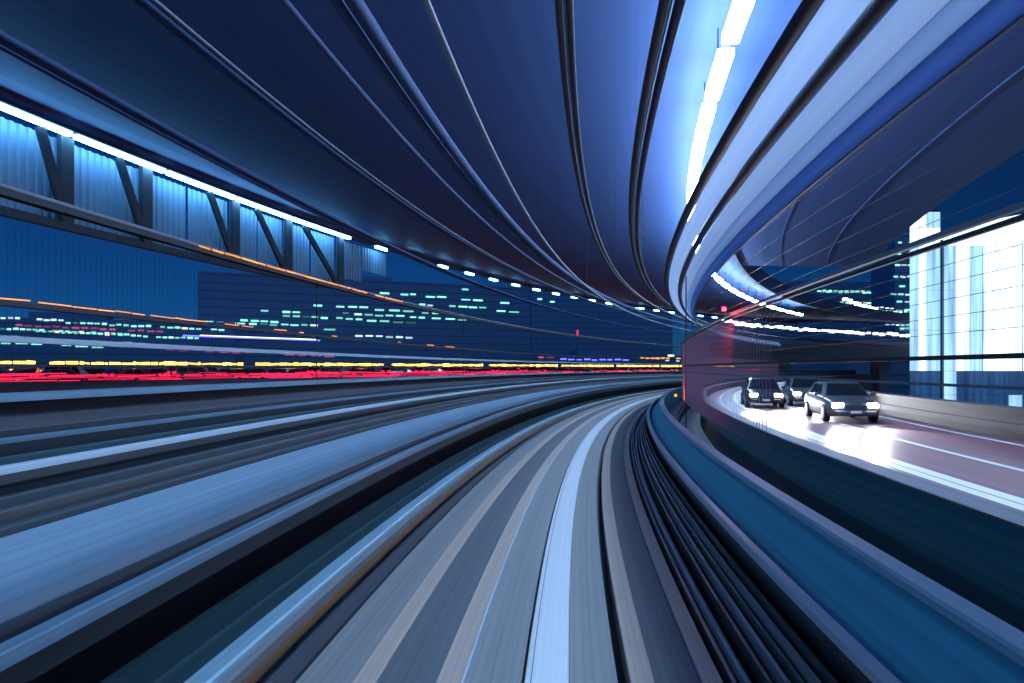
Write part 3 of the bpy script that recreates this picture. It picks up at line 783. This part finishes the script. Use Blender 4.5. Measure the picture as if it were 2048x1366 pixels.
# ------------------------------------------------------------------ suspension bridge far right, lamps strung on its cables
sb = empty('suspension_bridge', at(1700, HV, 150) - Vector((0, 0, EYE))); sinv = Matrix.Translation(sb.location).inverted()
def sadd(o, par=None):
    o.parent = par or sb; o.matrix_parent_inverse = sinv; return o
def cable(pts, n, sag_pts=None):
    """pts: (u, v, Y) control points, a lamp every step, hangers below."""
    cs = [at(*p) for p in pts]
    dense = []
    for i in range(len(cs) - 1):
        for k_ in range(12): dense.append(cs[i].lerp(cs[i + 1], k_ / 12))
    dense.append(cs[-1])
    V, Fc = [], []
    r = 0.10
    for p in dense: V += [p + Vector((0, 0, r)), p + Vector((r, -r, -r * .5)), p + Vector((-r, r, -r * .5))]
    for i in range(len(dense) - 1):
        for j in range(3): a, b = 3 * i + j, 3 * i + (j + 1) % 3; Fc.append((a, b, b + 3, a + 3))
    co = sadd(link('cable', mesh('cable', V, Fc), 'pipe_grey'))
    lm = bpy.data.meshes.get('bridge_lamp') or box_mesh('bridge_lamp', -.42, .42, -.2, .2, -.2, .2, .1)
    tot = len(dense) - 1
    for k_ in range(n):
        f = k_ / (n - 1) * tot; i = min(int(f), tot - 1); p = dense[i].lerp(dense[i + 1], f - i)
        o = link('lamp', lm, 'cable_lamp'); o.location = p + Vector((random.uniform(-.2, .2), -.3, random.uniform(-.15, .25))); o.scale = (p.y / 150 * random.uniform(.9, 1.7),) * 3
        o.parent = co; o.matrix_parent_inverse = sinv.inverted() @ sinv if False else Matrix.Identity(4)
        o.location = o.location - Vector((0, 0, 0))
        if k_ % 3 == 0 and p.z > EYE + 9:
            sadd(link('hanger', beam_mesh('hanger', p, Vector((p.x, p.y, EYE + 7.5)), .05, .05), 'pipe_grey'))
    co.parent = sb; co.matrix_parent_inverse = sinv
    return co
cable([(1448, 643, 150), (1500, 651, 150), (1600, 660, 150), (1700, 666, 150), (1850, 672, 150), (2070, 676, 150)], 58)
cable([(1436, 545, 165), (1460, 562, 165), (1490, 577, 165), (1540, 592, 165), (1620, 612, 165), (1700, 628, 165)], 20)
cable([(1446, 534, 170), (1470, 552, 170), (1482, 560, 170)], 7)
cable([(1690, 600, 145), (1740, 617, 145), (1790, 634, 145), (1850, 648, 145), (1920, 661, 145), (2070, 672, 145)], 40)
a, b = at(1440, 690, 150), at(2200, 690, 150)
dko = sadd(link('deck', box_mesh('deck', a.x, b.x, 150, 158, EYE + (HV - 722) / FPX * 150, EYE + (HV - 684) / FPX * 150), 'facade_light'))
for k_ in range(24):
    p = at(1862 + k_ * 9, 716.5, 149.6); o = sadd(link('deck_lamp', box_mesh('deck_lamp', p.x - .40, p.x + .40, 149.4, 149.8, p.z - .25, p.z + .25), 'cable_lamp'))
for u in (1560, 1760, 2010):
    p = at(u, 722, 154); sadd(link('pier', box_mesh('pier', p.x - 1.2, p.x + 1.2, 152, 156, 0, p.z), 'facade_light'))
tag(sb, 'far suspension bridge with white lamps strung along its sagging cables', 'bridge')

# ------------------------------------------------------------------ bright glass hall at the right edge
YB = 72.0
gh = empty('glass_hall', (45, YB, 0)); ginv = Matrix.Translation(gh.location).inverted()
def gadd(o, par=None): o.parent = par or gh; o.matrix_parent_inverse = ginv if par is None else Matrix.Identity(4); return o
xl, xm, xr = at(1822, 0, YB).x, at(1888, 0, YB).x, at(2230, 0, YB).x
zt = lambda v: EYE + (HV - v) / FPX * YB
# annex: slim tall block at the left
gadd(link('annex_wall', box_mesh('annex_wall', xl + .95, xm - .25, YB + .3, YB + 1.6, 0, zt(418)), 'steel_dark'))
gadd(link('hall_wall', box_mesh('hall_wall', xm, xr, YB + .3, YB + 3.5, 0, zt(478)), 'facade_light'))
def pane(x0, x1, z0, z1, m, y=YB, arc=None):
    g_ = .02
    gadd(link('pane', box_mesh('pane', x0 + g_, x1 - g_, y + .12, y + .26, z0 + g_, z1 - g_), m))
zrow = [zt(v) for v in (905, 845, 790, 742, 660, 580, 492)]
for x0, x1, m in ((xl, xl + .9, 'pane_mid'), (xl + .9, xl + 1.7, 'pane_bright'), (xl + 1.7, xm - .3, 'pane_mid')):
    for i in range(len(zrow) - 1): pane(x0, x1, zrow[i], zrow[i + 1], 'pane_dim' if i < 3 else m)
    pane(x0, x1, zrow[-1], zt(455), 'pane_bright'); pane(x0, x1, zt(455), zt(423), 'pane_bright' if x0 < xl + 1 else 'pane_mid')
ncol = 13; wcol = (xr - xm) / ncol
for c in range(ncol):
    x0 = xm + c * wcol; cm = ['pane_mid', 'pane_bright', 'pane_mid', 'pane_bright', 'pane_bright', 'pane_mid'][c % 6]
    for i in range(len(zrow) - 1):
        lower = i < 3
        m = cm if not lower else ('pane_mid' if c > 4 and random.random() < .7 else 'pane_dim')
        if c == 0: m = 'pane_mid'
        if c > 3 and not lower: m = 'pane_bright'
        pane(x0, x0 + wcol, zrow[i], zrow[i + 1], m)
# rounded eaves: bright curved lintel panels rising to the right
def vroof(u):
    x = min(1.0, (u - 1888) / 40.0)
    return 492 - 40 * math.sqrt(max(0, 1 - (1 - x) ** 2)) - max(0, u - 1928) * 0.20
for c in range(ncol):
    x0, x1 = xm + c * wcol, xm + (c + 1) * wcol
    n = 5; V = []
    for k_ in range(n + 1):
        x = x0 + .03 + (x1 - x0 - .06) * k_ / n; u = 1024 + FPX * x / YB
        V += [(x, YB + .08, zrow[-1] + .02), (x, YB + .08, zt(vroof(u)) + .04), (x, YB + 3.4, zrow[-1] + .02), (x, YB + 3.4, zt(vroof(u)) + .04)]
    Fc = []
    for k_ in range(n):
        q = 4 * k_; Fc += [(q, q + 4, q + 5, q + 1), (q + 1, q + 5, q + 7, q + 3), (q + 2, q + 3, q + 7, q + 6)]
    gadd(link('vault_panel', mesh('vault_panel', V, Fc), 'pane_bright'))
for c in range(0, ncol + 1, 3):
    x = xm + c * wcol; gadd(link('mullion', box_mesh('mullion', x - .03, x + .03, YB + .04, YB + .22, 0, zrow[-1]), 'mullion'))
tag(gh, 'brightly lit glass hall with a vaulted roof at the right edge', 'building')

# ------------------------------------------------------------------ small lamps near the fence
def bulb(name, p, r, em, label, cat, power, col):
    root = empty(name, p)
    o = link('lens', cyl_mesh('lens', r, -r * .6, r * .6, 12, 'y'), em, root)
    link('case', box_mesh('case', -r * 1.3, r * 1.3, r * .62, r * 2.2, -r * 1.3, r * 1.6, r * .2), 'steel_dark', root)
    if power:
        ld = bpy.data.lights.new(name + '_glow', 'POINT'); ld.energy = power; ld.color = col; ld.shadow_soft_size = r
        lo = bpy.data.objects.new(name + '_glow', ld); COL.objects.link(lo); lo.parent = root; lo.location = (0, -r * 3, 0)
    tag(root, label, cat)
bulb('signal_lamp', P(15.2, 3.16, 1.27), 0.045, 'red_lamp_or_streak', 'small red signal lamp on the fence rail above the road', 'signal lamp', 30, (1, .03, .08))
bulb('marker_lamp_or_glint', P(29.5, 3.0, -1.15), 0.05, 'orange', 'small amber marker lamp at the foot of the fence where the track vanishes', 'marker lamp', 30, (1, .32, .06))
pm = empty('warning_mast', (at(1155, 720, 300).x, 300, 0))
link('mast', cyl_mesh('mast', .12, 0, EYE + (HV - 668) / FPX * 300, 8), 'steel_dark', pm)
o = link('lamp', cyl_mesh('lamp', .35, 0, 2.6, 10), 'tail_red', pm); o.location = (0, 0, EYE + (HV - 672) / FPX * 300)
tag(pm, 'thin mast with a red warning lamp on the far shore', 'mast')
